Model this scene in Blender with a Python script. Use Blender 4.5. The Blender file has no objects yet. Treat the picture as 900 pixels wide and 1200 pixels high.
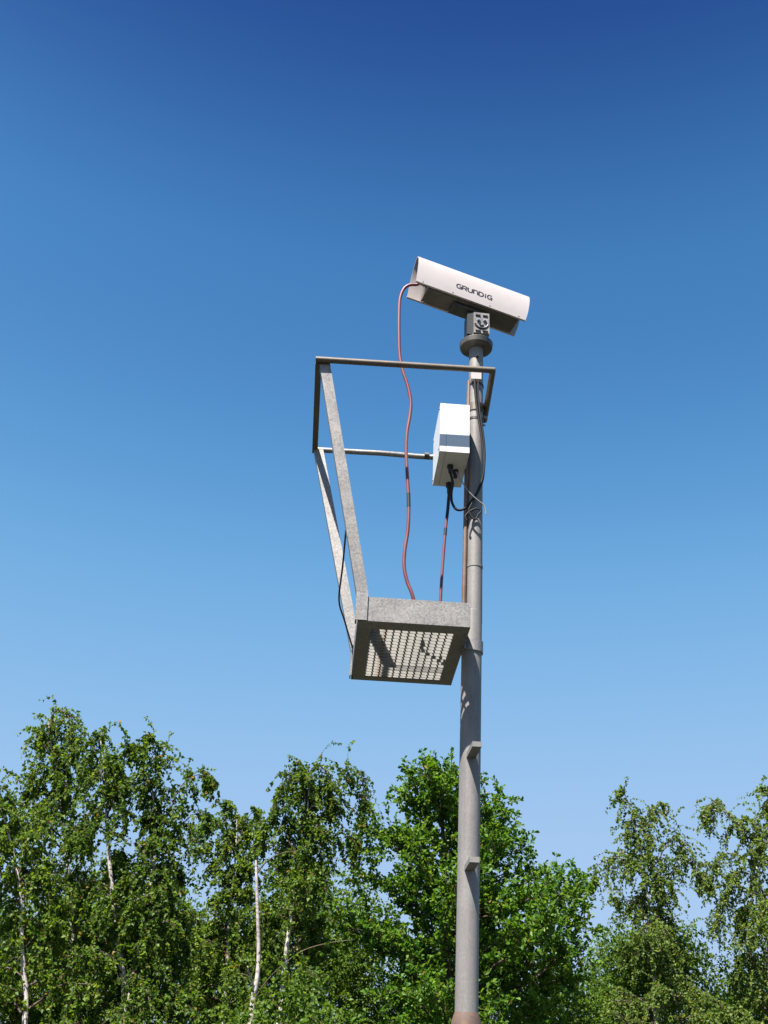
import bpy, bmesh, math, random
import numpy as np
from mathutils import Vector, Matrix, Quaternion

# ------------------------------------------------------------------ camera, sky, sun, exposure
scene = bpy.context.scene
COL = scene.collection
F_PX, PITCH, ROLL, EYE = 1326.0, math.radians(29.195), math.radians(-2.59), 1.6
_cp, _sp, _cr, _sr = math.cos(PITCH), math.sin(PITCH), math.cos(ROLL), math.sin(ROLL)
R0 = Vector((1, 0, 0)); U0 = Vector((0, -_sp, _cp)); FWD = Vector((0, _cp, _sp))
RIGHT = _cr * R0 - _sr * U0
UP = _sr * R0 + _cr * U0
CAMPOS = Vector((0, 0, EYE))
cam_data = bpy.data.cameras.new('camera')
cam = bpy.data.objects.new('camera', cam_data); COL.objects.link(cam)
cam_data.sensor_fit = 'VERTICAL'; cam_data.sensor_height = 36.0
cam_data.lens = F_PX / 1200.0 * 36.0
cam_data.clip_start = 0.05; cam_data.clip_end = 3000
m = Matrix.Identity(4)
for i in range(3):
    m[i][0] = RIGHT[i]; m[i][1] = UP[i]; m[i][2] = -FWD[i]; m[i][3] = CAMPOS[i]
cam.matrix_world = m
scene.camera = cam

SUN_A, SUN_B = 0.49, 0.30            # metres gone away from the viewer / to the right for each metre of drop
SUN_DIR = Vector((SUN_B, SUN_A, -1.0)).normalized()
sun_el = math.asin(-SUN_DIR.z)
sun_data = bpy.data.lights.new('sun', 'SUN'); sun_data.energy = 5.0; sun_data.angle = math.radians(0.5)
sun_data.color = (1.0, 0.955, 0.89)
sun = bpy.data.objects.new('sun', sun_data); COL.objects.link(sun)
sun.rotation_euler = SUN_DIR.to_track_quat('-Z', 'Y').to_euler()
sun.location = (-4, -8, 20)

world = bpy.data.worlds.new('World'); scene.world = world; world.use_nodes = True
wn = world.node_tree; wn.nodes.clear()
w_out = wn.nodes.new('ShaderNodeOutputWorld'); w_bg = wn.nodes.new('ShaderNodeBackground')
w_sky = wn.nodes.new('ShaderNodeTexSky'); w_sky.sky_type = 'NISHITA'; w_sky.sun_disc = False
w_sky.sun_elevation = sun_el
w_sky.sun_rotation = math.atan2(-SUN_DIR.x, -SUN_DIR.y)
w_sky.altitude = 0; w_sky.air_density = 1.0; w_sky.dust_density = 0.0; w_sky.ozone_density = 6.0
w_bg.inputs['Strength'].default_value = 0.0655
# film-like colour response of the sky, the same in every direction
w_sep = wn.nodes.new('ShaderNodeSeparateColor'); w_com = wn.nodes.new('ShaderNodeCombineColor')
wn.links.new(w_sky.outputs[0], w_sep.inputs[0])
def wmath(op, a, b):
    n = wn.nodes.new('ShaderNodeMath'); n.operation = op
    for k, v in enumerate((a, b)):
        if isinstance(v, float): n.inputs[k].default_value = v
        else: wn.links.new(v, n.inputs[k])
    return n.outputs[0]
def wfilm(ch, c0, g, top):
    x = wmath('POWER', wmath('DIVIDE', w_sep.outputs[ch], c0), g)
    return wmath('MULTIPLY', wmath('DIVIDE', x, wmath('ADD', x, 1.0)), top)
w_r, w_g, w_b = wfilm(0, 1.098, 3.3, 2.43), wfilm(1, 1.421, 3.2, 3.35), wfilm(2, 2.376, 4.0, 4.86)
for k, v in enumerate((w_r, w_g, w_b)): wn.links.new(v, w_com.inputs[k])
# the clear sky deepens with height above the horizon, all round
w_tc = wn.nodes.new('ShaderNodeTexCoord'); w_xyz = wn.nodes.new('ShaderNodeSeparateXYZ'); w_rmp = wn.nodes.new('ShaderNodeValToRGB')
wn.links.new(w_tc.outputs['Generated'], w_xyz.inputs[0]); wn.links.new(w_xyz.outputs['Z'], w_rmp.inputs[0])
w_rmp.color_ramp.interpolation = 'EASE'
for k, (p, c) in enumerate(((0.40, (1, 1, 1)), (0.64, (0.79, 0.82, 0.90)), (0.84, (0.31, 0.31, 0.55)))):
    e = w_rmp.color_ramp.elements[k] if k < 2 else w_rmp.color_ramp.elements.new(p)
    e.position = p; e.color = (*c, 1)
w_mul = wn.nodes.new('ShaderNodeMix'); w_mul.data_type = 'RGBA'; w_mul.blend_type = 'MULTIPLY'; w_mul.inputs[0].default_value = 1.0
wn.links.new(w_com.outputs[0], w_mul.inputs[6]); wn.links.new(w_rmp.outputs[0], w_mul.inputs[7])
wn.links.new(w_mul.outputs[2], w_bg.inputs['Color']); wn.links.new(w_bg.outputs[0], w_out.inputs['Surface'])
scene.view_settings.view_transform = 'Standard'; scene.view_settings.look = 'None'
scene.view_settings.exposure = 1.5; scene.view_settings.gamma = 1.0
scene.view_settings.use_curve_mapping = False
scene.render.engine = 'CYCLES'

def ray(x, y):
    return (FWD + RIGHT * ((x - 450) / F_PX) + UP * ((600 - y) / F_PX))
def at(x, y, Y):
    """the point of the place seen at photo pixel x, y on the upright plane Y metres away"""
    d = ray(x, y); return CAMPOS + d * (Y / d.y)

# ------------------------------------------------------------------ materials
def new_mat(name):
    mt = bpy.data.materials.new(name); mt.use_nodes = True
    nt = mt.node_tree; b = nt.nodes['Principled BSDF']
    return mt, nt, b
def noise(nt, scale, detail=4, rough=0.6, coord='Object', vec=None):
    tc = nt.nodes.new('ShaderNodeTexCoord'); n = nt.nodes.new('ShaderNodeTexNoise')
    n.inputs['Scale'].default_value = scale; n.inputs['Detail'].default_value = detail
    n.inputs['Roughness'].default_value = rough
    if vec is not None:
        mp = nt.nodes.new('ShaderNodeMapping'); mp.inputs['Scale'].default_value = vec
        nt.links.new(tc.outputs[coord], mp.inputs[0]); nt.links.new(mp.outputs[0], n.inputs['Vector'])
    else:
        nt.links.new(tc.outputs[coord], n.inputs['Vector'])
    return n
def ramp(nt, src, stops):
    r = nt.nodes.new('ShaderNodeValToRGB'); e = r.color_ramp.elements
    while len(e) < len(stops): e.new(0.5)
    for i, (p, c) in enumerate(stops):
        e[i].position = p; e[i].color = (c[0], c[1], c[2], 1)
    nt.links.new(src, r.inputs[0]); return r
def mix(nt, fac, a, b, mode='MIX'):
    x = nt.nodes.new('ShaderNodeMix'); x.data_type = 'RGBA'; x.blend_type = mode
    if isinstance(fac, float): x.inputs[0].default_value = fac
    else: nt.links.new(fac, x.inputs[0])
    for s, k in ((a, 6), (b, 7)):
        if isinstance(s, tuple): x.inputs[k].default_value = (*s, 1)
        else: nt.links.new(s, x.inputs[k])
    return x.outputs[2]
def bump(nt, b, src, strength, dist=0.002):
    bp = nt.nodes.new('ShaderNodeBump'); bp.inputs['Strength'].default_value = strength
    bp.inputs['Distance'].default_value = dist
    nt.links.new(src, bp.inputs['Height']); nt.links.new(bp.outputs[0], b.inputs['Normal'])

def mat_galv(name, base, rough=0.5, metal=0.35, spangle=70, rust=0.0, contrast=0.3):
    mt, nt, b = new_mat(name)
    tc = nt.nodes.new('ShaderNodeTexCoord')
    v = nt.nodes.new('ShaderNodeTexVoronoi'); v.inputs['Scale'].default_value = spangle
    nt.links.new(tc.outputs['Object'], v.inputs['Vector'])
    n = noise(nt, 9, 6, 0.65)
    lo = tuple(c * (1 - contrast) for c in base); hi = tuple(min(1, c * (1 + contrast)) for c in base)
    c1 = ramp(nt, v.outputs['Color'], [(0.0, lo), (1.0, hi)])
    c2 = ramp(nt, n.outputs['Fac'], [(0.3, tuple(c * 0.82 for c in base)), (0.7, tuple(c * 1.1 for c in base))])
    col = mix(nt, 0.5, c1.outputs[0], c2.outputs[0])
    if rust > 0:
        n2 = noise(nt, 14, 8, 0.7)
        r2 = ramp(nt, n2.outputs['Fac'], [(0.62 - rust * 0.25, (0, 0, 0)), (0.72, (1, 1, 1))])
        col = mix(nt, r2.outputs[0], col, (0.20, 0.11, 0.06))
    nt.links.new(col, b.inputs['Base Color'])
    b.inputs['Metallic'].default_value = metal
    rr = ramp(nt, n.outputs['Fac'], [(0.3, (rough - .1,) * 3), (0.7, (rough + .15,) * 3)])
    nt.links.new(rr.outputs[0], b.inputs['Roughness'])
    bump(nt, b, n.outputs['Fac'], 0.35, 0.0015)
    return mt
def mat_paint(name, base, rough=0.4, dirt=0.12, spec=0.5, dirtcol=(0.3, 0.27, 0.22)):
    mt, nt, b = new_mat(name)
    n = noise(nt, 6, 8, 0.7); n2 = noise(nt, 30, 4, 0.6, vec=(1, 1, .25))
    f = ramp(nt, n.outputs['Fac'], [(0.42, (0, 0, 0)), (0.8, (dirt * 2,) * 3)])
    col = mix(nt, f.outputs[0], base, dirtcol)
    f2 = ramp(nt, n2.outputs['Fac'], [(0.5, (0, 0, 0)), (0.8, (dirt,) * 3)])
    col = mix(nt, f2.outputs[0], col, dirtcol)
    nt.links.new(col, b.inputs['Base Color'])
    b.inputs['Roughness'].default_value = rough; b.inputs['Specular IOR Level'].default_value = spec
    bump(nt, b, n2.outputs['Fac'], 0.08, 0.001)
    return mt
M = {}
M['galv'] = mat_galv('galvanised_steel', (0.225, 0.210, 0.198), 0.45, 0.25, 170, 0.0, 0.65)
M['galv_rail'] = mat_galv('weathered_rail_steel', (0.122, 0.099, 0.077), 0.5, 0.3, 60, 0.25, 0.2)
M['grate'] = mat_galv('grating_steel', (0.31, 0.297, 0.275), 0.55, 0.15, 50, 0.12, 0.25)
M['frame'] = mat_galv('angle_iron', (0.205, 0.192, 0.179), 0.5, 0.25, 90, 0.05, 0.3)
def mat_pole(name, base):
    mt, nt, b = new_mat(name)
    n1 = noise(nt, 5, 6, 0.65); n2 = noise(nt, 26, 8, 0.75, vec=(1, 1, .07)); n3 = noise(nt, 120, 4, 0.7); n4 = noise(nt, 17, 8, 0.8)
    c = ramp(nt, n1.outputs['Fac'], [(0.3, tuple(v * .84 for v in base)), (0.7, tuple(v * 1.1 for v in base))]).outputs[0]
    st = ramp(nt, n2.outputs['Fac'], [(0.50, (0, 0, 0)), (0.74, (.8,) * 3)]); c = mix(nt, st.outputs[0], c, tuple(v * .55 for v in base))
    sp = ramp(nt, n3.outputs['Fac'], [(0.3, (.86,) * 3), (0.7, (1.12,) * 3)]); c = mix(nt, 1.0, c, sp.outputs[0], 'MULTIPLY')
    ru = ramp(nt, n4.outputs['Fac'], [(0.64, (0, 0, 0)), (0.74, (.7,) * 3)]); c = mix(nt, ru.outputs[0], c, (0.16, 0.085, 0.05))
    nt.links.new(c, b.inputs['Base Color']); b.inputs['Roughness'].default_value = 0.6; b.inputs['Metallic'].default_value = 0.1
    bump(nt, b, n3.outputs['Fac'], 0.25, 0.001); return mt
M['pole'] = mat_pole('pole_steel', (0.202, 0.188, 0.178))
M['pole_rust'] = mat_galv('rusty_pole_steel', (0.109, 0.070, 0.054), 0.65, 0.1, 90, 0.5, 0.2)
M['conduit'] = mat_paint('brown_conduit', (0.122, 0.064, 0.042), 0.5, 0.2)
M['cream'] = mat_paint('cream_enamel', (0.417, 0.373, 0.363), 0.4, 0.14)
M['body'] = mat_paint('housing_grey', (0.077, 0.064, 0.058), 0.5, 0.2)
M['white'] = mat_paint('white_plastic', (0.662, 0.662, 0.662), 0.38, 0.04)
M['black'] = mat_paint('black_metal', (0.012, 0.012, 0.014), 0.5, 0.03)
M['dark'] = mat_paint('dark_grey_metal', (0.029, 0.030, 0.027), 0.45, 0.2)
M['ink'] = mat_paint('lettering_ink', (0.025, 0.018, 0.03), 0.5, 0.0)
M['red'] = mat_paint('red_cable_sheath', (0.150, 0.030, 0.034), 0.5, 0.10, dirtcol=(0.32, 0.22, 0.21))
M['dark_band'] = mat_paint('black_band', (0.012, 0.012, 0.014), 0.6, 0.0)
M['blackcable'] = mat_paint('black_cable_sheath', (0.007, 0.007, 0.009), 0.65, 0.0, 0.3)
M['greycable'] = mat_paint('pale_cable_sheath', (0.200, 0.180, 0.172), 0.45, 0.1)
M['zinc'] = mat_galv('zinc_bolt', (0.352, 0.352, 0.352), 0.35, 0.6, 60)

# ------------------------------------------------------------------ object helpers
def tag(o, label=None, cat=None, group=None, kind=None):
    if label: o['label'] = label
    if cat: o['category'] = cat
    if group: o['group'] = group
    if kind: o['kind'] = kind
    return o
def empty(name, loc=(0, 0, 0), rz=0.0):
    o = bpy.data.objects.new(name, None); COL.objects.link(o)
    o.location = loc; o.rotation_euler = (0, 0, rz); o.empty_display_size = 0.1
    return o
def link_mesh(name, me, mat, parent=None):
    if mat is not None and not me.materials: me.materials.append(mat)
    o = bpy.data.objects.new(name, me); COL.objects.link(o)
    if parent: o.parent = parent
    return o
def finish(name, bm, mat, parent=None, smooth=False, bevel=0.0, seg=1):
    if bevel > 0:
        es = [e for e in bm.edges if len(e.link_faces) == 2 and e.calc_face_angle(0) > 0.6]
        bmesh.ops.bevel(bm, geom=es, offset=bevel, segments=seg, profile=0.5, affect='EDGES', clamp_overlap=True)
    bmesh.ops.recalc_face_normals(bm, faces=bm.faces)
    me = bpy.data.meshes.new(name); bm.to_mesh(me); bm.free()
    if smooth:
        me.polygons.foreach_set('use_smooth', [True] * len(me.polygons))
        try: me.set_sharp_from_angle(angle=math.radians(40))
        except Exception: pass
    return link_mesh(name, me, mat, parent)
def box(bm, lo, hi, mtx=None):
    vs = [bm.verts.new((x, y, z)) for x in (lo[0], hi[0]) for y in (lo[1], hi[1]) for z in (lo[2], hi[2])]
    for f in ((0, 1, 3, 2), (4, 6, 7, 5), (0, 4, 5, 1), (2, 3, 7, 6), (0, 2, 6, 4), (1, 5, 7, 3)):
        bm.faces.new([vs[i] for i in f])
    if mtx is not None:
        for v in vs: v.co = mtx @ v.co
    return vs
def prism(bm, pts, axis_a, axis_b):
    """closed outline pts (list of Vector) swept from offset axis_a to axis_b (vectors)"""
    a = [bm.verts.new(p + axis_a) for p in pts]; b = [bm.verts.new(p + axis_b) for p in pts]
    n = len(pts)
    for i in range(n): bm.faces.new((a[i], a[(i + 1) % n], b[(i + 1) % n], b[i]))
    bm.faces.new(a[::-1]); bm.faces.new(b)
def smooth_path(pts, sub=6):
    pts = [Vector(p) for p in pts]
    if len(pts) < 3: return pts
    out = []
    P = [pts[0] * 2 - pts[1]] + pts + [pts[-1] * 2 - pts[-2]]
    for i in range(1, len(P) - 2):
        for k in range(sub):
            t = k / sub; p0, p1, p2, p3 = P[i - 1], P[i], P[i + 1], P[i + 2]
            out.append(0.5 * ((2 * p1) + (p2 - p0) * t + (2 * p0 - 5 * p1 + 4 * p2 - p3) * t * t + (3 * p1 - p0 - 3 * p2 + p3) * t ** 3))
    out.append(pts[-1]); return out
def tube(bm, pts, radii, sides=10, cap=True):
    pts = [Vector(p) for p in pts]; n = len(pts)
    if not hasattr(radii, '__len__'): radii = [radii] * n
    d0 = (pts[1] - pts[0]).normalized()
    ref = Vector((1, 0, 0)) if abs(d0.x) < 0.8 else Vector((0, 1, 0))
    u = d0.cross(ref).normalized(); rings = []
    for i in range(n):
        d = (pts[min(i + 1, n - 1)] - pts[max(i - 1, 0)]).normalized()
        u = (u - d * u.dot(d)).normalized(); w = d.cross(u)
        rings.append([bm.verts.new(pts[i] + (u * math.cos(2 * math.pi * k / sides) + w * math.sin(2 * math.pi * k / sides)) * radii[i]) for k in range(sides)])
    for i in range(n - 1):
        for k in range(sides):
            bm.faces.new((rings[i][k], rings[i][(k + 1) % sides], rings[i + 1][(k + 1) % sides], rings[i + 1][k]))
    if cap: bm.faces.new(rings[0][::-1]); bm.faces.new(rings[-1])
def tube_obj(name, pts, radii, mat, parent=None, sides=12):
    bm = bmesh.new(); tube(bm, pts, radii, sides); return finish(name, bm, mat, parent, smooth=True)
def bolt(name, p, axis, r, h, mat, parent):
    axis = Vector(axis).normalized(); bm = bmesh.new()
    tube(bm, [p, p + axis * h], r, 6); tube(bm, [p + axis * h * 0.9, p + axis * (h * 1.7)], r * 0.5, 8)
    return finish(name, bm, mat, parent, bevel=r * 0.08)

# ------------------------------------------------------------------ ground
YP = 4.19                                              # the pole stands this far away
bm = bmesh.new()
N = 60; S = 1500.0
def gpos(i): t = 2 * i / N - 1; return math.copysign(abs(t) ** 3, t) * S
gv = [[bm.verts.new((gpos(i), gpos(j), 0)) for j in range(N + 1)] for i in range(N + 1)]
for i in range(N):
    for j in range(N): bm.faces.new((gv[i][j], gv[i + 1][j], gv[i + 1][j + 1], gv[i][j + 1]))
mt, nt, b = new_mat('rough_grass')
n1 = noise(nt, 0.6, 8, 0.7); n2 = noise(nt, 25, 6, 0.7)
c = ramp(nt, n1.outputs['Fac'], [(0.3, (0.022, 0.025, 0.012)), (0.55, (0.034, 0.034, 0.018)), (0.75, (0.05, 0.042, 0.028))])
c2 = ramp(nt, n2.outputs['Fac'], [(0.3, (0.5, 0.5, 0.5)), (0.7, (1.3, 1.3, 1.3))])
nt.links.new(mix(nt, 1.0, c.outputs[0], c2.outputs[0], 'MULTIPLY'), b.inputs['Base Color'])
b.inputs['Roughness'].default_value = 0.9; bump(nt, b, n2.outputs['Fac'], 0.8, 0.05)
tag(finish('ground', bm, mt), kind='structure')

# ------------------------------------------------------------------ the pole
low_a = at(546.9, 1170, YP); low_b = at(552.4, 780, YP)
up_a = at(556.2, 650, YP); up_b = at(557.8, 430, YP)
def on_low(z): t = (z - low_a.z) / (low_b.z - low_a.z); p = low_a.lerp(low_b, t); return p
def on_up(z): t = (z - up_a.z) / (up_b.z - up_a.z); p = up_a.lerp(up_b, t); return p
R_LOW, R_UP = 0.0403, 0.0325
z_joint = at(556, 712, YP - R_LOW).z
z_top = at(557, 408, YP).z
z_sw = at(546, 1190, YP - 0.04).z
mast_base = on_low(0.0)
mast = empty('camera_pole', mast_base)
tag(mast, 'tall grey steel pole with step bars, carrying the platform and camera', 'pole')
MB = -mast_base
def rel(p): return p - mast_base
tube_obj('base_tube', [rel(on_low(-0.3)), rel(on_low(z_sw - 0.06)), rel(on_low(z_sw - .02)), rel(on_low(z_sw + 0.012))], [0.054, 0.054, 0.052, R_LOW + 0.0012], M['pole_rust'], mast, 32)
tube_obj('lower_tube', [rel(on_low(z)) for z in (z_sw - .03, z_sw + .5, z_joint - .5, z_joint - 0.012, z_joint - .004, z_joint)], [R_LOW] * 4 + [R_LOW * .97, R_UP], M['pole'], mast, 32)
tube_obj('upper_tube', [rel(on_up(z)) for z in (z_joint - 0.05, z_joint + .3, z_top - .3, z_top)], R_UP, M['pole'], mast, 32)
# disc flange on the top
tc_ = rel(on_up(z_top)); bm = bmesh.new()
tube(bm, [tc_ + Vector((0, 0, z)) for z in (-0.012, -0.004, 0.018, 0.024)], [0.052, 0.074, 0.078, 0.073], 36)
flange = finish('top_flange', bm, M['dark'], mast, smooth=True)
bolt('bolt', tc_ + Vector((0.002, -R_UP, -0.075)), (0.1, -1, 0), 0.007, 0.012, M['black'], mast)
# step bars pointing at the viewer
for (ex, ey, rx, ry) in ((559.6, 874, 551.5, 889), (558, 1007.5, 549.5, 1021)):
    root = at(rx, ry, YP - 0.03)
    d = ray(ex, ey); end = CAMPOS + d * ((root.z - EYE) / d.z)
    dirv = (end - root); dirv.z = 0; L = min(dirv.length, 0.15); dirv.normalize()
    side = Vector((-dirv.y, dirv.x, 0)); bm = bmesh.new()
    rr = rel(root)
    pts = [rr + side * s * 0.017 + Vector((0, 0, z)) for s, z in ((-1, 0), (1, 0), (1, 0.019), (-1, 0.019))]
    prism(bm, pts, -dirv * 0.01, dirv * L)
    st = finish('step_bar', bm, M['pole'], mast, bevel=0.002)

# clamp block under the top rail, with the conduit running down the left side of the pole
zc = at(557, 441, YP - .045).z; pc = rel(on_up(zc)); bm = bmesh.new()
box(bm, pc + Vector((-0.026, -0.052, -0.018)), pc + Vector((0.02, -0.028, 0.018)))
finish('cable_clamp', bm, M['cream'], mast, bevel=0.003)
bm = bmesh.new(); tube(bm, [pc + Vector((0, 0, -.03)), pc + Vector((0, 0, -.022))], R_UP + .003, 24)
finish('strap', bm, M['black'], mast, smooth=True)
cond = []
for yy, xx in ((447, 549.6), (520, 547.6), (600, 545.8), (703, 543.6), (745, 542.5)):
    cond.append(rel(at(xx, yy, YP - 0.012)))
tube_obj('conduit', smooth_path(cond), 0.0095, M['conduit'], mast, 12)
for yy in (489, 661):
    z = at(556, yy, YP - .03).z; p = rel(on_up(z)); bm = bmesh.new()
    tube(bm, [p + Vector((0, 0, -.006)), p + Vector((0, 0, .006))], R_UP + 0.002, 24)
    finish('strap', bm, M['black' if yy < 500 else 'pole'], mast, smooth=True)

# ------------------------------------------------------------------ the service platform
PSI = math.radians(2.49); PA = Vector((-0.0814, YP - 0.25, 3.328)); W, D, HT = 0.43, 0.63, 0.10
plat = empty('service_platform', PA, PSI)
tag(plat, 'galvanised steel work platform with grating floor and guard rail, clamped to the pole', 'platform')
PM = Matrix.Translation(PA) @ Matrix.Rotation(PSI, 4, 'Z'); PI_ = PM.inverted()
def loc(p): return PI_ @ Vector(p)
T = 0.006
def angle_part(name, pts_lo, pts_hi, mat=None):
    bm = bmesh.new()
    for lo, hi in zip(pts_lo, pts_hi): box(bm, lo, hi)
    return finish(name, bm, mat or M['frame'], plat, bevel=0.0012)
# four angles: upright leg and inward bottom flange
angle_part('front_beam', [(0.035, 0, 0), (0, T, 0)], [(W, T, HT), (W, 0.075, T)], M['galv'])
angle_part('back_beam', [(0, D - T, 0), (0, D - 0.04, 0)], [(W, D, HT), (W, D - T, T)])
angle_part('side_beam', [(0, 0.0755, 0), (T, 0.0755, 0.0005)], [(T, D - T - .0005, HT), (0.055, D - 0.0405, T - .0005)])
angle_part('side_beam', [(W - T, T + .0005, 0.0005), (W - 0.055, 0.0755, 0.0005)], [(W - .0005, D - T - .0005, HT - .001), (W - T, D - 0.0405, T - .0005)])
# grating: bearing bars left to right, cross bars front to back
gz0, gz1 = T + 0.002, T + 0.032
bar_me = None; nb = 20; y0g, y1g = 0.022, D - 0.022
for i in range(nb):
    y = y0g + (y1g - y0g) * i / (nb - 1)
    if bar_me is None:
        bm = bmesh.new(); box(bm, (0.012, -0.002, gz0), (W - 0.012, 0.002, gz1))
        o = finish('grating_bar', bm, M['grate'], plat); bar_me = o.data
    else: o = link_mesh('grating_bar', bar_me, M['grate'], plat)
    o.location = (0, y, 0)
cr_me = None; nc = 14
for i in range(nc):
    x = 0.024 + (W - 0.048) * i / (nc - 1)
    if cr_me is None:
        bm = bmesh.new(); box(bm, (-0.0011, y0g + .003, gz0 + 0.010), (0.0011, y1g - .003, gz1 - 0.004))
        o = finish('cross_bar', bm, M['grate'], plat); cr_me = o.data
    else: o = link_mesh('cross_bar', cr_me, M['grate'], plat)
    o.location = (x, 0, 0)
# posts (angle iron, leaning outward above the floor frame)
Y_NR = PA.y - 0.062                                     # near rail
E_ = at(373, 425, Y_NR); F_ = at(577.5, 434.0, Y_NR + 0.033)
E_.z = (E_.z + F_.z) / 2 + .004; 
G_ = at(369.5, 527, Y_NR + 0.77); H_ = at(543, 536, Y_NR + 0.772)
def post(name, foot, knee, top, wid, mat):
    """angle section: a leg facing the viewer and a leg running back from its left edge"""
    bm = bmesh.new(); t = 0.005; path = [foot, knee, top]
    def outline(p):
        return [p + Vector(v) for v in ((0, 0, 0), (wid, 0, 0), (wid, t, 0), (t, t, 0), (t, wid, 0), (0, wid, 0))]
    rings = [[bm.verts.new(v) for v in outline(p)] for p in path]
    n = 6
    for a, b2 in zip(rings, rings[1:]):
        for i in range(n): bm.faces.new((a[i], a[(i + 1) % n], b2[(i + 1) % n], b2[i]))
    bm.faces.new(rings[0][::-1]); bm.faces.new(rings[-1])
    return finish(name, bm, mat, plat, bevel=0.001)
eL = loc(E_); gL = loc(G_)
post('post', Vector((-0.010, -0.007, 0.0)), Vector((-0.010, -0.007, 0.115)), Vector((eL.x + 0.004, eL.y + 0.012, eL.z - 0.006)), 0.045, M['galv'])
post('post', Vector((-0.008, D - 0.05, 0.0)), Vector((-0.008, D - 0.05, 0.115)), Vector((gL.x - 0.006, gL.y - .03, gL.z - 0.014)), 0.045, M['galv'])
# guard rails
def railtube(name, pts, r, mat=None, sides=14):
    return tube_obj(name, [loc(p) for p in pts], r, mat or M['galv_rail'], plat, sides)
railtube('top_rail', [E_ + Vector((-.012, 0, 0)), F_ + Vector((.008, 0, 0))], 0.0135)
bm = bmesh.new(); a_, b_ = loc(E_ + Vector((0.002, 0.01, -.002))), loc(G_ + Vector((0, 0.012, 0)))
pts = [a_ + Vector(v) for v in ((-0.015, 0, -0.013), (0.011, 0, -0.013), (0.011, 0, 0.006), (-0.015, 0, 0.006))]
va = [bm.verts.new(p) for p in pts]; vb = [bm.verts.new(p + (b_ - a_)) for p in pts]
for i in range(4): bm.faces.new((va[i], va[(i + 1) % 4], vb[(i + 1) % 4], vb[i]))
bm.faces.new(va[::-1]); bm.faces.new(vb); finish('side_rail', bm, M['galv_rail'], plat, bevel=.0012)
hook = at(520, 535, Y_NR + 0.765); pole_back = Vector((on_up(H_.z).x - .02, YP + 0.045, hook.z + 0.0))
railtube('back_rail', smooth_path([G_, G_.lerp(hook, .5), hook, hook.lerp(pole_back, .5) + Vector((.02, .03, 0)), pole_back], 4), 0.013, M['galv'])
railtube('rail_sleeve', [G_.lerp(hook, .85), G_.lerp(hook, .885)], 0.0165, M['dark'])
Rk = at(566, 492, YP + 0.02)
Rk = Vector((on_up(F_.z).x + R_UP + 0.012, YP + 0.05, F_.z - .004))
railtube('side_rail', [F_ + Vector((0, 0.0, 0.012)), F_ + Vector((0, 0.012, 0)), Rk + Vector((.004, 0.05, 0))], [0.0125, 0.0135, 0.0135])
# bracket that holds the side rail to the pole
bm = bmesh.new(); rl = loc(Rk); box(bm, rl + Vector((-0.016, -0.045, -0.055)), rl + Vector((-0.008, 0.05, 0.03)))
finish('bracket_plate', bm, M['galv_rail'], plat, bevel=.001)
for dy, dz in ((-0.03, 0.012), (0.035, -0.036), (-0.03, -0.036)):
    bolt('bolt', rl + Vector((-0.008, dy, dz)), (1, -0.1, 0), 0.008, 0.010, M['zinc'], plat)
bm = bmesh.new(); tube(bm, [loc(on_up(Rk.z - 0.03)), loc(on_up(Rk.z + 0.01))], R_UP + 0.004, 28)
finish('rail_clamp', bm, M['galv_rail'], plat, smooth=True)
# pole clamp below and its arm
zc2 = at(555, 755, YP - R_LOW).z; bm = bmesh.new()
tube(bm, [loc(on_low(zc2 - 0.024)), loc(on_low(zc2 + 0.024))], R_LOW + 0.0055, 32)
finish('pole_clamp', bm, M['galv'], plat, smooth=True)
cl = loc(on_low(zc2)); bm = bmesh.new()
box(bm, (W + 0.0005, cl.y - 0.045, cl.z - 0.022), (cl.x - R_LOW * .7, cl.y - 0.037, cl.z + 0.022)); finish('clamp_arm', bm, M['frame'], plat, bevel=.001); bm = bmesh.new()
box(bm, (W + 0.0005, cl.y + 0.03, cl.z - 0.022), (cl.x - R_LOW * .6, cl.y + 0.038, cl.z + 0.022))
finish('clamp_arm', bm, M['frame'], plat, bevel=.001)
bolt('bolt', Vector((cl.x - R_LOW * .85, cl.y - 0.045, cl.z + 0.010)), (0, -1, 0), 0.007, 0.009, M['zinc'], plat)
# thin dark tie rod between the two posts, and its bolts
tie = smooth_path([at(405.5, 621, PA.y + .02), at(401.5, 664, PA.y + 0.18), at(397.3, 703, PA.y + 0.36), at(404, 728, PA.y + .47), at(412.5, 757, PA.y + D - 0.05)], 5)
railtube('tie_rod', tie, 0.0038, M['black'], 8)
for yy in (757.5, 763.5):
    bolt('bolt', loc(at(413.2, yy, PA.y + D - 0.052)), (0, -1, 0), 0.005, 0.006, M['black'], plat)

# ------------------------------------------------------------------ the camera on top
RS, SS, TH = 0.060, 0.112, 0.004
Yn = YP - RS
n_rear = at(487.5, 330.0, Yn - 0.085); n_front = at(615, 376.0, Yn + 0.085)
ax = (n_front - n_rear); LEN = ax.length; ax.normalize()
side = Vector((0, 0, 1)).cross(ax); side.normalize()   # points away from the viewer
upv = ax.cross(side).normalized()
if upv.z < 0: upv = -upv
cam_org = n_rear + side * RS + upv * SS                # on the axis at the rear end
hous = empty('security_camera', on_up(z_top + 0.024))
tag(hous, 'cream bullet security camera with dark lettering, tilted down on the pole top', 'security camera')
HB = hous.location.copy()
def hp(x, y, z): return cam_org + ax * x + side * y + upv * z - HB
ARCH, PW = 0.207, 1.95                                 # height of the rounded cover above its lips, roundness
def arch(r, v): return r * (1 - min(1, max(0, v / (ARCH - RS + r))) ** PW) ** (1 / PW)
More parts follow.
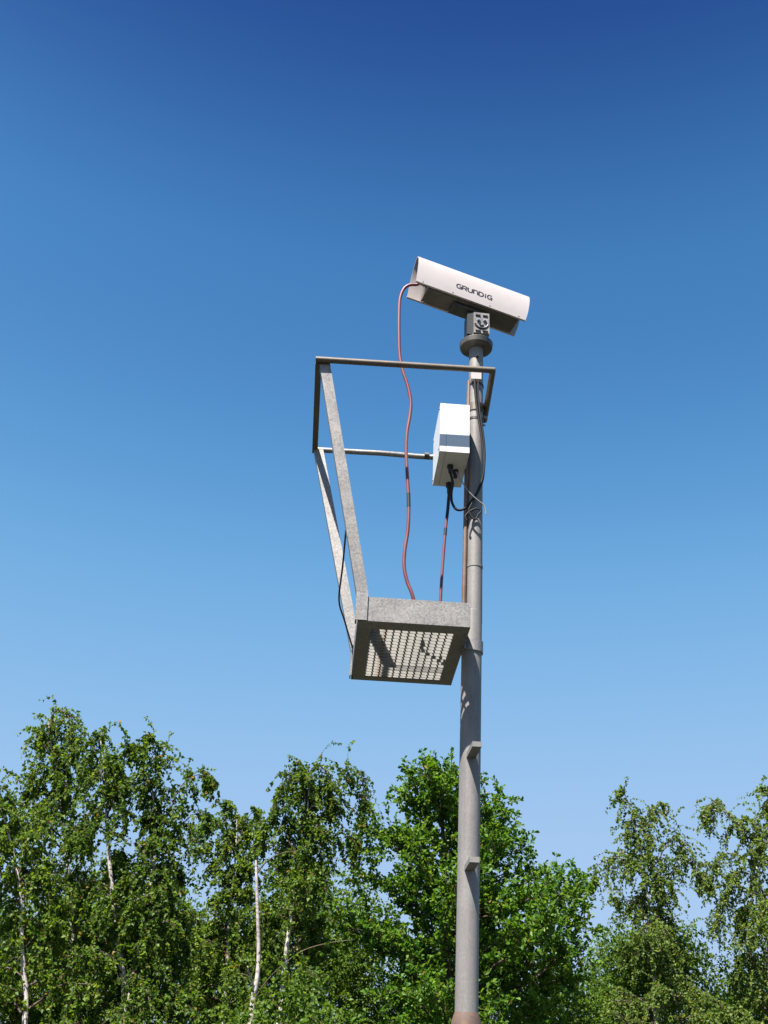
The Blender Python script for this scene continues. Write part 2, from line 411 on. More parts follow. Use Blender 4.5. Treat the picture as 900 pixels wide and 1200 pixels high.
def profile(r, s, n=20):
    top = ARCH - RS + r; half = []
    for k in range(n + 1):
        t = math.pi / 2 * k / n
        half.append((-r * math.cos(t) ** (2 / PW), top * math.sin(t) ** (2 / PW) - s))
    return half + [(-y, z) for y, z in half[-2::-1]]
bm = bmesh.new(); outer = profile(RS, SS, 20); inner = profile(RS - TH, SS, 20)[::-1]; ol = outer + inner
NX = 12
xs = [LEN * i / NX for i in range(NX + 1)]
rings = []
for x in xs:
    fx = max(0.0, x / LEN - .75) / .25
    rings.append([bm.verts.new(hp(x + .026 * fx * (max(0, z + SS) / ARCH) ** .6, y, z)) for y, z in ol])
k = len(ol)
for a, b2 in zip(rings, rings[1:]):
    for i in range(k): bm.faces.new((a[i], a[(i + 1) % k], b2[(i + 1) % k], b2[i]))
h = len(outer)
for rg in (rings[0], rings[-1]):
    for i in range(h - 1): bm.faces.new((rg[i], rg[i + 1], rg[k - 2 - i], rg[k - 1 - i]))
shield = finish('sun_shield', bm, M['cream'], hous, smooth=True)
# turned-out lips along the lower edges
for sgn in (-1, 1):
    bm = bmesh.new()
    pts = [hp(0, sgn * a, z) for a, z in ((RS - TH - .001, -SS - 0.001), (RS + 0.006, -SS - 0.001), (RS + 0.006, -SS + 0.004), (RS - TH - .001, -SS + 0.004))]
    prism(bm, pts, ax * -0.002, ax * (LEN + 0.002)); finish('lip', bm, M['cream'], shield, bevel=.0012)
for u in (.06, .33, .67, .94):
    bolt('screw', hp(LEN * u, -RS - .0002, -SS + .013), -side, .0042, .0018, M['zinc'], shield)
# the housing inside: rounded box, front window to the right
bm = bmesh.new(); bw, bt, bb = 0.0505, -0.01, -SS - 0.006
ol2 = []
for cx, cy, a0 in ((bw - .012, bb + .012, -90), (bw - .03, bt - .03, 0), (-bw + .03, bt - .03, 90), (-bw + .012, bb + .012, 180)):
    rr_ = .012 if cy < 0 else .03
    for q in range(5):
        a = math.radians(a0 + 90 * q / 4); ol2.append((cx + rr_ * math.cos(a), cy + rr_ * math.sin(a)))
pts = [hp(0, y, z) for y, z in ol2]
prism(bm, pts, ax * 0.072, ax * (LEN - 0.03)); finish('housing', bm, M['body'], hous, smooth=True)
bm = bmesh.new(); pts = [hp(0, y * .86, (z + .03) * .86 - .03) for y, z in ol2]
prism(bm, pts, ax * (LEN - 0.0305), ax * (LEN - 0.026)); finish('front_window', bm, M['black'], hous)
bm = bmesh.new(); pts = [hp(0, y * 1.03, (z + .03) * 1.03 - .03) for y, z in ol2]
prism(bm, pts, ax * 0.064, ax * 0.0718); finish('rear_plate', bm, M['body'], hous, smooth=True)
bm = bmesh.new(); tube(bm, [hp(.064, -.02, -.07), hp(.045, -.02, -.07), hp(.03, -.02, -.072)], [.012, .012, .009], 10)
finish('cable_gland', bm, M['black'], hous, smooth=True)
# lettering: strokes laid on the near side
def letter(ch):
    S_ = {
     'G': [[(.98, .98), (.35, .98), (.1, .85), (.0, .6), (.0, .4), (.1, .15), (.35, .02), (.98, .02), (.98, .46), (.55, .46)]],
     'R': [[(.02, 0), (.02, .98), (.7, .98), (.93, .88), (.95, .7), (.9, .52), (.7, .45), (.05, .45)], [(.55, .45), (1.0, 0)]],
     'U': [[(.02, 1), (.02, .35), (.12, .1), (.35, .02), (.65, .02), (.88, .1), (.98, .35), (.98, 1)]],
     'n': [[(.02, 0), (.02, .98), (.6, .98), (.86, .9), (.98, .65), (.98, 0)]],
     'D': [[(.02, .02), (.02, .98), (.6, .98), (.88, .85), (1.0, .6), (1.0, .4), (.88, .15), (.6, .02), (.02, .02)]],
     'i': [[(.5, 0), (.5, .66)], [(.5, .82), (.5, 1.0)]],
    }
    return S_[ch]
word = [('G', 1), ('R', 1), ('U', 1), ('n', .95), ('D', 1), ('i', .42), ('G', 1)]
LH = 0.027; LW = 0.0222; GAP = 0.0064; STW = 0.0066
tot = sum(w for _, w in word) * LW + GAP * (len(word) - 1)
tx0 = LEN * 0.502 - tot / 2 + .01; tz0 = -0.058
def on_side(u, v, off):
    z = tz0 + v; y = arch(RS, z + SS)
    return hp(u, -y - off, z + off * .5)
for ch, wd in word:
    bm = bmesh.new()
    for st_ in letter(ch):
        P2 = [Vector((x * LW * wd, y * LH)) for x, y in st_]
        n = len(P2); lft = []; rgt = []
        for i in range(n):
            d0 = (P2[i] - P2[i - 1]).normalized() if i > 0 else None
            d1 = (P2[i + 1] - P2[i]).normalized() if i < n - 1 else None
            d0 = d0 or d1; d1 = d1 or d0
            nn = (Vector((-d0.y, d0.x)) + Vector((-d1.y, d1.x)))
            nn = nn / max(0.7, nn.length_squared / 2) if nn.length > .1 else Vector((-d1.y, d1.x))
            # horizontal strokes are thinner than upright ones
            o2 = nn * STW * .5; o2.y *= 0.85
            lft.append(P2[i] + o2); rgt.append(P2[i] - o2)
        tl = [bm.verts.new(on_side(tx0 + p.x, p.y, .0008)) for p in lft]
        tr = [bm.verts.new(on_side(tx0 + p.x, p.y, .0008)) for p in rgt]
        for i in range(n - 1): bm.faces.new((tl[i], tl[i + 1], tr[i + 1], tr[i]))
    finish('letter', bm, M['ink'], shield)
    tx0 += wd * LW + GAP
# mount: pan-tilt bracket between flange and housing
mb = Vector((0, 0, 0)); topz = hp(LEN * .5, 0, -SS - .012).z
midx = 0.0
bm = bmesh.new(); tube(bm, [Vector((0, 0, -.004)), Vector((0, 0, .022)), Vector((0, 0, .03))], [.052, .048, .03], 24)
finish('mount_base', bm, M['dark'], hous, smooth=True)
px_, pz_ = 0.010, 0.0
mrot = Matrix.Rotation(math.radians(6), 4, 'Z')
ph = 0.118
def mbox(name, lo, hi, mat, parent=hous, bev=.002):
    bm = bmesh.new(); box(bm, lo, hi, mrot); return finish(name, bm, mat, parent, bevel=bev)
plate = mbox('bracket_plate', (-0.022, -0.052, 0.026), (0.052, -0.045, 0.026 + ph), M['galv'])
mbox('bracket_plate', (-0.022, 0.035, 0.026), (0.052, 0.042, 0.026 + ph), M['galv'])
mbox('swivel_block', (-0.050, -0.040, 0.024), (0.030, 0.034, 0.026 + ph * 1.04), M['black'], bev=.006)
mbox('bracket_floor', (-0.024, -0.0445, 0.0235), (0.052, 0.0345, 0.030), M['galv'])
# slots, arc slot and bolts seen on the front plate (dark recessed pieces set a little proud of the plate)
def pz(u, v): return mrot @ Vector((-0.022 + .074 * u, -0.0532, 0.026 + ph * v))
def slot(pts2, wid):
    bm = bmesh.new(); P2 = [Vector(p) for p in pts2]
    tube(bm, [pz(*p) for p in P2], wid, 6); finish('slot', bm, M['black'], plate)
slot([(.12, .86), (.42, .86)], .0048); slot([(.58, .86), (.88, .86)], .0048)
slot([(.12, .10), (.44, .10)], .0042); slot([(.56, .10), (.90, .10)], .0042)
slot([(.5 + .42 * math.cos(math.radians(a)), .50 + .27 * math.sin(math.radians(a))) for a in range(195, 346, 15)], .0042)
slot([(.38, .40), (.5, .36), (.62, .40)], .004)
bolt('bolt', pz(.3, .62), (0, -1, 0), .009, .006, M['zinc'], plate)
bolt('bolt', pz(.7, .62), (0, -1, 0), .009, .006, M['zinc'], plate)
# saddle joining bracket and housing
sb = hp(LEN * .52, 0, -SS - .012); bm = bmesh.new()
pts = [hp(LEN * .52, y, z) for y, z in ((-.034, -SS - .028), (.034, -SS - .028), (.034, -SS - .0125), (-.034, -SS - .0125))]
prism(bm, pts, ax * -.085, ax * .085); finish('saddle', bm, M['dark'], hous, bevel=.002)

# ------------------------------------------------------------------ junction box
Yb = YP - 0.155
bl = at(515.2, 528.5, Yb); br = at(550.2, 530.5, Yb + .004); tlp = at(518, 472.5, Yb)
jb = empty('junction_box', bl, PSI)
tag(jb, 'white plastic junction box with cables below, fixed to the left of the pole', 'junction box')
BW = (br - bl).length; BH = tlp.z - bl.z; BD = 0.29
lid = 0.026
bm = bmesh.new(); box(bm, (lid + .0015, 0, 0), (BW, BD, BH)); finish('box_body', bm, M['white'], jb, bevel=.004, seg=2)
bm = bmesh.new(); box(bm, (0, 0, 0.0005), (lid, BD, BH + .0005)); finish('lid', bm, M['white'], jb, bevel=.004, seg=2)
bm = bmesh.new(); box(bm, (lid - .004, .004, .004), (lid + .006, BD - .004, BH - .004)); finish('seal', bm, M['dark'], jb)
for u in (.058, .085):
    bm = bmesh.new(); yy = .11 if u < .06 else .15
    tube(bm, [Vector((u, yy, 0.001)), Vector((u, yy, -.014)), Vector((u, yy, -.016)), Vector((u, yy, -.036))], [.014, .014, .010, .0085], 10)
    finish('cable_gland', bm, M['black'], jb, smooth=True)
bm = bmesh.new(); tube(bm, [Vector((.072, .262, .001)), Vector((.072, .262, -.018)), Vector((.072, .262, -.022)), Vector((.072, .262, -.05))], [.016, .016, .012, .010], 10)
finish('cable_gland', bm, M['black'], jb, smooth=True)
bm = bmesh.new(); box(bm, (BW, .11, .05), (BW + .012, .19, BH - .04)); finish('mounting_plate', bm, M['zinc'], jb)
for yy in (.018, BD - .018):
    for zz in (.018, BH - .018):
        bolt('screw', Vector((0.0, yy, zz)), (-1, 0, 0), .006, .002, M['zinc'], jb)
bw_ = Matrix.Translation(bl) @ Matrix.Rotation(PSI, 4, 'Z')

# ------------------------------------------------------------------ cables
def cable(name, label, pts, r, mat, sub=7, sides=10):
    base = Vector(pts[-1]); root = empty(name, base)
    tag(root, label, 'cable')
    bm = bmesh.new(); tube(bm, [p - base for p in smooth_path(pts, sub)], r, sides)
    finish('sheath', bm, mat, root, smooth=True)
    return root
def dark_band(root, pts, r):
    bm = bmesh.new(); tube(bm, [Vector(p) - root.location for p in pts], r, 10); finish('dark_band', bm, M['dark_band'], root, smooth=True)
YC = YP - 0.06
gl = hp(.03, -.02, -.072) + HB
seq = [(488.5, 333.5), (480, 334), (473, 339), (468.6, 351), (467.6, 370), (467.6, 392), (468.3, 415), (471.5, 433), (478, 453), (481.2, 470), (480.5, 486), (477, 507), (476, 530), (477.5, 560), (479, 590), (478, 620), (474.3, 645), (473.6, 664), (477, 681), (484, 700)]
rp = [gl + Vector((.03, 0, .004)), gl] + [at(x, y, YC - .03 + .0 * i) for i, (x, y) in enumerate(seq)]
rp += [Vector((rp[-1].x + .03, rp[-1].y + .02, PA.z + .05))]
c1 = cable('cable', 'long faded red cable hanging loose from the camera down to the platform', rp, 0.0074, M['red'])
dark_band(c1, [at(478.6, 578, YC - .03), at(479.0, 594, YC - .03)], .0082)  # short black band drawn round a stretch of the red cable
gp = bw_ @ Vector((.072, .262, -.045))
seq2 = [(526.3, 578), (525.4, 592), (523, 612), (521.3, 630), (519.6, 650), (518, 672), (516.4, 700)]
rp = [gp + Vector((0, 0, .02)), gp] + [at(x, y, gp.y) for x, y in seq2[1:]]
rp += [Vector((rp[-1].x - .005, rp[-1].y, PA.z + .045))]
c2_ = cable('cable', 'short faded red cable dropping from the white box to the platform', rp, 0.0066, M['red'])
dark_band(c2_, [at(526.2, 579, gp.y), at(524.9, 596, gp.y), at(523.6, 607, gp.y)], .0074)
dark_band(c2_, [at(522.2, 619, gp.y), at(521.6, 627, gp.y)], .0074)
yf = YP - R_UP - .014
g2 = bw_ @ Vector((.072, .262, -.03))
seq3 = [(556.5, 446), (557.2, 462), (559.5, 482), (563, 503), (566, 525), (567, 545), (565.5, 562), (560, 576), (552, 588), (543.5, 596.5), (535, 597), (529.8, 589), (529, 578), (530.5, 566)]
rp = [at(x, y, yf if i < 9 else yf - .0) for i, (x, y) in enumerate(seq3)]
rp.append(bw_ @ Vector((.058, .11, -.03)))
rp.append(bw_ @ Vector((.058, .11, -.012)))
cable('cable', 'black cable looping down the pole front and up into the white box', rp, 0.0056, M['blackcable'])
seq4 = [(560.5, 446), (560.5, 462), (562.3, 482), (565, 500), (567.5, 520), (568, 540), (565.5, 560), (559, 577), (553, 590), (549.5, 598), (553, 606), (557.5, 608.5), (560, 603.5), (563.5, 599.5), (559, 596), (551, 599), (545.5, 605), (547, 610)]
cable('cable', 'thin dark cable coiled against the pole below the white box', [at(x, y, yf - .012) for x, y in seq4], 0.0042, M['blackcable'])
seq5 = [(534.5, 553), (540, 562), (547, 573), (554, 581), (561, 587), (566.5, 591.5), (569, 597), (569.3, 603)]
cable('cable', 'thin pale grey cable end poking out from under the white box', [at(x, y, yf - .03) for x, y in seq5], 0.0026, M['greycable'])

# ------------------------------------------------------------------ trees
def mat_bark(name, c_hi, c_lo, scale):
    mt, nt, b = new_mat(name)
    n1 = noise(nt, scale, 6, 0.7, vec=(1, 1, 3.0)); n2 = noise(nt, scale * .35, 4, 0.6)
    c1 = ramp(nt, n1.outputs['Fac'], [(0.36, c_lo), (0.50, c_hi), (0.8, tuple(min(1, v * 1.1) for v in c_hi))])
    c2 = ramp(nt, n2.outputs['Fac'], [(0.35, tuple(v * .6 for v in c_hi)), (0.6, (1, 1, 1))])
    nt.links.new(mix(nt, 0.6, c1.outputs[0], mix(nt, 1.0, c1.outputs[0], c2.outputs[0], 'MULTIPLY')), b.inputs['Base Color'])
    b.inputs['Roughness'].default_value = 0.75; bump(nt, b, n1.outputs['Fac'], 0.6, 0.006)
    return mt
M['birch_bark'] = mat_bark('birch_bark', (0.540, 0.486, 0.450), (0.06, 0.05, 0.045), 9)
M['snag_bark'] = mat_bark('bleached_bark', (0.448, 0.398, 0.376), (0.20, 0.16, 0.13), 9)
M['oak_bark'] = mat_bark('oak_bark', (0.11, 0.09, 0.07), (0.035, 0.03, 0.025), 14)
M['twig'] = mat_bark('twig_bark', (0.10, 0.065, 0.045), (0.05, 0.035, 0.028), 20)
def mat_leaf(name, dark, mid, light, brown, trans=0.35, rough=0.38):
    mt = bpy.data.materials.new(name); mt.use_nodes = True; nt = mt.node_tree
    b = nt.nodes['Principled BSDF']; out = nt.nodes['Material Output']
    a = nt.nodes.new('ShaderNodeAttribute'); a.attribute_name = 'tint'
    r = ramp(nt, a.outputs['Fac'], [(0.0, dark), (0.45, mid), (0.9, light), (0.965, brown)])
    nt.links.new(r.outputs[0], b.inputs['Base Color'])
    b.inputs['Roughness'].default_value = rough; b.inputs['Specular IOR Level'].default_value = 0.28
    t = nt.nodes.new('ShaderNodeBsdfTranslucent')
    tcx = mix(nt, 1.0, r.outputs[0], (1.5, 1.35, 0.5), 'MULTIPLY'); nt.links.new(tcx, t.inputs['Color'])
    ms = nt.nodes.new('ShaderNodeMixShader'); ms.inputs[0].default_value = trans
    nt.links.new(b.outputs[0], ms.inputs[1]); nt.links.new(t.outputs[0], ms.inputs[2]); nt.links.new(ms.outputs[0], out.inputs['Surface'])
    return mt
M['birch_leaf'] = mat_leaf('birch_leaves', (0.0398, 0.0852, 0.0103), (0.0840, 0.1584, 0.0166), (0.1714, 0.2457, 0.0310), (0.2432, 0.1530, 0.0619), 0.5, 0.5)
M['pale_leaf'] = mat_leaf('pale_birch_leaves', (0.0571, 0.1074, 0.0206), (0.1095, 0.1788, 0.0330), (0.1810, 0.2503, 0.0538), (0.2191, 0.1635, 0.0724), 0.5, 0.5)
M['oak_leaf'] = mat_leaf('oak_leaves', (0.0317, 0.0909, 0.0087), (0.0635, 0.1569, 0.0140), (0.1359, 0.2328, 0.0282), (0.1811, 0.1516, 0.0431), 0.46, 0.46)

def nrm(a): return a / np.maximum(np.linalg.norm(a, axis=-1, keepdims=True), 1e-9)
def grow_many(rng, p, d, L, steps, grav, wob):
    """grow many shoots at once: p, d (n,3); L (n,) -> (n, steps+1, 3)"""
    out = [p]; d = nrm(d)
    for s in range(steps):
        d = nrm(d + np.array([0, 0, -1.0]) * (grav if np.isscalar(grav) else grav[:, None]) + rng.normal(0, wob, p.shape))
        p = p + d * (L / steps)[:, None]; out.append(p)
    return np.stack(out, 1)
def sample(paths, t):
    """paths (n,k,3), t (n,m) in 0..1 -> points and tangents (n,m,3)"""
    k = paths.shape[1] - 1; f = np.clip(t, 0, 0.9999) * k; i = f.astype(int); fr = (f - i)[..., None]
    r = np.arange(paths.shape[0])[:, None]; a = paths[r, i]; b = paths[r, i + 1]
    return a + (b - a) * fr, nrm(b - a)
def tubes_mesh(paths, r0, r1, sides):
    n, k, _ = paths.shape
    tan = np.gradient(paths, axis=1); tan = nrm(tan)
    ref = np.where(np.abs(tan[..., 2:3]) > .9, np.array([1.0, 0, 0]), np.array([0, 0, 1.0]))
    u = nrm(np.cross(tan, ref)); w = np.cross(tan, u)
    rad = (r0[:, None] + (r1 - r0)[:, None] * np.linspace(0, 1, k)[None])[..., None]
    vs = []
    for s in range(sides):
        a = 2 * math.pi * s / sides; vs.append(paths + (u * math.cos(a) + w * math.sin(a)) * rad)
    V = np.stack(vs, 2).reshape(-1, 3)
    base = (np.arange(n)[:, None, None] * k + np.arange(k - 1)[None, :, None]) * sides
    s = np.arange(sides)[None, None]; s2 = (s + 1) % sides
    Fq = np.stack([base + s, base + s2, base + sides + s2, base + sides + s], -1).reshape(-1, 4)
    return V, Fq
def mesh_np(name, V, Fs, smooth=False, tint=None):
    me = bpy.data.meshes.new(name); nf, k = Fs.shape
    me.vertices.add(len(V)); me.vertices.foreach_set('co', V.astype(np.float32).ravel())
    me.loops.add(nf * k); me.loops.foreach_set('vertex_index', Fs.astype(np.int32).ravel())
    me.polygons.add(nf); me.polygons.foreach_set('loop_start', np.arange(0, nf * k, k, dtype=np.int32))
    try: me.polygons.foreach_set('loop_total', np.full(nf, k, dtype=np.int32))
    except Exception: pass
    if smooth: me.polygons.foreach_set('use_smooth', np.ones(nf, dtype=bool))
    me.update(calc_edges=True)
    if tint is not None:
        at_ = me.attributes.new('tint', 'FLOAT', 'FACE'); at_.data.foreach_set('value', tint.astype(np.float32))
    return me
def leaves_mesh(rng, name, P, A, size, wid, tint, lobed=False, fold=0.25):
    """P leaf foot, A leaf axis; random roll about the axis, folded along the midrib"""
    n = len(P); A = nrm(A); ref = nrm(rng.normal(0, 1, (n, 3))); S_ = nrm(np.cross(A, ref)); Nn = np.cross(A, S_)
    flip = np.where(Nn[:, 2:3] < 0, -1.0, 1.0); Nn = Nn * flip
    L = size[:, None]; Wd = (size * wid)[:, None]
    droop = -Nn * L * 0.10
    if not lobed:
        v = [P, P + A * L * .42 + S_ * Wd * .5 + Nn * Wd * fold, P + A * L + droop, P + A * L * .42 - S_ * Wd * .5 + Nn * Wd * fold]
        V = np.stack(v, 1).reshape(-1, 3); b = np.arange(n)[:, None] * 4
        Fs = np.concatenate([b + np.array([[0, 1, 2]]), b + np.array([[0, 2, 3]])], 1).reshape(-1, 3); rep = 2
    else:
        v = [P, P + A * L * .35 + S_ * Wd * .30 + Nn * Wd * fold * .6, P + A * L * .68 + S_ * Wd * .52 + Nn * Wd * fold,
             P + A * L + droop, P + A * L * .68 - S_ * Wd * .52 + Nn * Wd * fold, P + A * L * .35 - S_ * Wd * .30 + Nn * Wd * fold * .6]
        V = np.stack(v, 1).reshape(-1, 3); b = np.arange(n)[:, None] * 6
        Fs = np.concatenate([b + np.array([[0, 1, 2]]), b + np.array([[0, 2, 3]]), b + np.array([[0, 3, 4]]), b + np.array([[0, 4, 5]])], 1).reshape(-1, 3); rep = 4
    return mesh_np(name, V, Fs, False, np.repeat(tint, rep))

def resample(pts, n):
    pts = np.array([list(p) for p in smooth_path(pts, 8)]); s = np.concatenate([[0], np.cumsum(np.linalg.norm(np.diff(pts, axis=0), axis=1))])
    q = np.linspace(0, s[-1], n); return np.stack([np.interp(q, s, pts[:, i]) for i in range(3)], 1)

def tree(label, seed, Y, stems, leaders, n_limb, reach, kind, leaf, twig_sp, twig_len, grav, leaf_sp, leaf_mat, bark, group, z_low=1.2, trunk_r=0.06, up=0.8, shape=0.8, name='birch_tree', tip=0.12):
    """stems: trunks as pixel polylines (x, y[, depth offset]) carried down to the ground;
    leaders: bare pixel polylines of limbs read off the photograph; the other limbs are grown round the trunk"""
    rng = np.random.default_rng(seed)
    def P3(seq): return [at(q[0], q[1], Y + (q[2] if len(q) > 2 else 0)) for q in seq]
    st = []
    for s in stems:
        pts = P3(s); b0 = pts[0]
        foot = Vector((b0.x + rng.normal(0, .05), b0.y, -0.1))
        st.append(resample([foot, foot.lerp(b0, .5) + Vector((rng.normal(0, .05), 0, 0))] + pts, 26))
    base = Vector(st[0][0]); base.z = 0; B = np.array(base)
    root = empty(name, base); tag(root, label, 'tree', group)
    for s in st:
        r = np.linspace(1, .10, 26) ** 1.0 * trunk_r; pp = [Vector(p - B) for p in s]
        tube_obj('trunk', pp, list(r), bark, root, 10)
    limbs = []; rad = []
    for ld in leaders:
        p = resample(P3(ld), 12); p[1:] += rng.normal(0, .012, (11, 3)); limbs.append(p); rad.append(.014)
    ga = rng.uniform(0, 6.28)
    for k in range(n_limb):
        s = st[k % len(st)]; u = ((k + rng.uniform(0, .9)) / n_limb); ztop = s[-1, 2]
        z = z_low + (ztop - .12 - z_low) * u ** 0.92
        i = np.searchsorted(s[:, 2], z); i = min(max(i, 1), 25); f = (z - s[i - 1, 2]) / max(1e-4, s[i, 2] - s[i - 1, 2])
        p0 = s[i - 1] + (s[i] - s[i - 1]) * np.clip(f, 0, 1)
        ga += 2.399 + rng.normal(0, .35)
        if kind == 'birch' and math.sin(ga) < -.78 and rng.uniform() < .7: ga += 1.2
        rel_ = (ztop - z) / (ztop - z_low)
        Lr = reach * (tip + (1 - tip) * min(1, rel_ * 1.6) ** shape) * rng.uniform(.62, 1.12)
        shoot = kind == 'birch' and rel_ < .55 and k % 3 == 0
        d = np.array([math.cos(ga), math.sin(ga), up * rng.uniform(.6, 1.4) + (1.3 if shoot else 0)])
        if shoot: Lr *= .8
        g = grow_many(rng, p0[None], d[None], np.array([Lr]), 11, 0.04 if kind == 'birch' else .0, .10)[0]
        if kind == 'birch' and not shoot:
            q = np.linspace(0, 1, 12); g[:, 2] -= (q ** 3) * Lr * .28
        limbs.append(g); rad.append(.006 + .011 * Lr)
    limbs = np.stack(limbs); rad = np.array(rad); nl = len(limbs)
    V, Fq = tubes_mesh(limbs - B, rad, rad * .25, 6)
    link_mesh('limbs', mesh_np('limbs', V, Fq, True), M['twig'], root)['kind'] = 'stuff'
    # twigs
    Ls = np.linalg.norm(np.diff(limbs, axis=1), axis=2).sum(1)
    idx = np.repeat(np.arange(nl), np.maximum(3, (Ls / twig_sp).astype(int)))
    idx = np.concatenate([idx, np.repeat(np.arange(nl), 3)])
    # twigs straight off the upper trunk too
    t = rng.uniform(.16, 1, len(idx)); t[-3 * nl:] = rng.uniform(.9, 1, 3 * nl)
    pp, tt = sample(limbs[idx], t[:, None]); pp = pp[:, 0]; tt = tt[:, 0]
    tp = []; 
    for s in st:
        m_ = int(30 * (1 if kind == 'birch' else 1.6)); ut = rng.uniform(.55, 1, m_) 
        a, b2 = sample(np.repeat(s[None], m_, 0), ut[:, None]); pp = np.concatenate([pp, a[:, 0]]); tt = np.concatenate([tt, b2[:, 0] * .6])
    n = len(pp)
    rnd = nrm(rng.normal(0, 1, (n, 3)))
    d = nrm(tt * .8 + rnd * .9 + (np.array([0, 0, .05]) if kind == 'birch' else np.array([0, 0, .35])))
    L = twig_len * rng.uniform(.45, 1.35, n)
    if kind == 'birch': L[:len(t)] *= np.where(t > .88, .5, 1.0)
    steps = 6
    tw = grow_many(rng, pp, d, L, steps, grav * rng.uniform(.5, 1.5, n), .14)
    V, Fq = tubes_mesh(tw - B, np.full(n, .0032), np.full(n, .0012), 3)
    link_mesh('twigs', mesh_np('twigs', V, Fq), M['twig'], root)['kind'] = 'stuff'
    # leaves
    per = max(4, int(twig_len / leaf_sp)); tl = np.clip(rng.uniform(.08, 1.04, (n, per)), 0, 1)
    if kind != 'birch': tl = tl ** .55
    lp, lt = sample(tw, tl); lp = lp.reshape(-1, 3); lt = lt.reshape(-1, 3); q = len(lp)
    keep = lp[:, 2] > z_low - .4; lp = lp[keep]; lt = lt[keep]; q = len(lp)
    if kind == 'birch': A = lt * .35 + nrm(rng.normal(0, 1, (q, 3))) * .95 + np.array([0, 0, -.30])
    else: A = lt * .5 + nrm(rng.normal(0, 1, (q, 3))) * .8 + np.array([0, 0, .12])
    lp = lp + nrm(rng.normal(0, 1, (q, 3))) * rng.uniform(0, .022, (q, 1))
    size = leaf * rng.uniform(.45, 1.25, q)
    twt = rng.uniform(0, .35, n)[:, None].repeat(per, 1).reshape(-1)[keep]
    tint = np.clip(twt + rng.normal(.28, .2, q) + rng.uniform(-.1, .14), 0, .9); br = rng.uniform(0, 1, q) < (.022 if kind == 'birch' else .012); tint[br] = 1.0
    me = leaves_mesh(rng, 'crown', lp - B, A, size, .80 if kind == 'birch' else .58, tint, kind != 'birch')
    cr = link_mesh('crown', me, leaf_mat, root); cr['kind'] = 'stuff'
    return root, q
NLEAF = 0
GL = 'birches in the wood on the left'; GR = 'pale birches on the right'
BK = dict(shape=1.05, tip=.09, kind='birch', leaf=.050, twig_sp=.026, twig_len=.42, grav=.40, leaf_sp=.0145, leaf_mat=M['birch_leaf'], bark=M['birch_bark'])
specs = [
 dict(label='birch cut off by the left picture edge, thin pale trunk at the bottom', seed=11, Y=14.0, group=GL, n_limb=38, reach=1.0,
      stems=[[(30, 1190), (26, 1120), (24, 1050), (12, 985), (-6, 925)]], leaders=[[(15, 1000), (2, 950), (-12, 912), (-22, 915)], [(20, 1030), (40, 985), (52, 950)]], **BK),
 dict(label='tallest birch at far left, its leaning top arching over', seed=12, Y=15.2, group=GL, n_limb=42, reach=.95,
      stems=[[(88, 1195), (84, 1090), (78, 1000), (68, 920), (58, 860), (56, 838)]],
      leaders=[[(66, 900), (60, 850), (64, 832), (76, 834), (86, 852), (90, 880)], [(72, 960), (50, 915), (40, 905), (32, 930)], [(72, 940), (90, 900), (100, 885), (106, 905)], [(78, 1000), (40, 960), (18, 955), (8, 985)], [(62, 885), (50, 862), (46, 860)]], **BK),
 dict(label='broad birch with white trunk showing in the middle of the left clump', seed=13, Y=14.5, group=GL, n_limb=66, reach=1.1, trunk_r=.075,
      stems=[[(146, 1190), (136, 1090), (127, 995), (123, 920), (118, 868)], [(148, 1192), (165, 1100), (178, 1030), (181, 970), (178, 915)]],
      leaders=[[(175, 960), (186, 905), (182, 868), (174, 860)], [(178, 1010), (200, 945), (220, 912), (240, 908), (252, 918)], [(125, 930), (112, 880), (110, 862), (120, 858)], [(125, 960), (145, 890), (150, 872), (158, 880)], [(180, 990), (222, 960), (240, 955), (250, 965)], [(180, 940), (168, 890), (168, 868)]], **BK),
 dict(label='lower slender birch between the broad birch and the bare snag', seed=14, Y=16.5, group=GL, n_limb=46, reach=1.1,
      stems=[[(262, 1190), (268, 1090), (276, 1000), (278, 950)]], leaders=[[(275, 1000), (262, 955), (268, 940)], [(277, 990), (292, 955), (302, 950)], [(270, 1040), (240, 985), (232, 975)]], **BK),
 dict(label='weeping topped birch just right of the bare snag', seed=15, Y=15.0, group=GL, n_limb=46, reach=1.0, trunk_r=.065,
      stems=[[(328, 1190), (336, 1110), (346, 1045), (356, 985), (362, 930), (362, 905)]],
      leaders=[[(360, 960), (352, 910), (340, 905), (328, 925), (322, 955)], [(360, 940), (366, 900), (376, 897), (386, 915), (388, 950)], [(366, 985), (392, 925), (408, 903), (420, 906), (427, 932), (424, 968)], [(352, 1010), (325, 965), (314, 962), (306, 985)], [(350, 1040), (385, 985), (405, 975), (415, 1000)], [(362, 920), (355, 898), (347, 900)]], **BK),
]
OKp = dict(kind='oak', leaf=.074, twig_sp=.030, twig_len=.34, grav=-.02, leaf_sp=.018, leaf_mat=M['oak_leaf'], bark=M['oak_bark'])
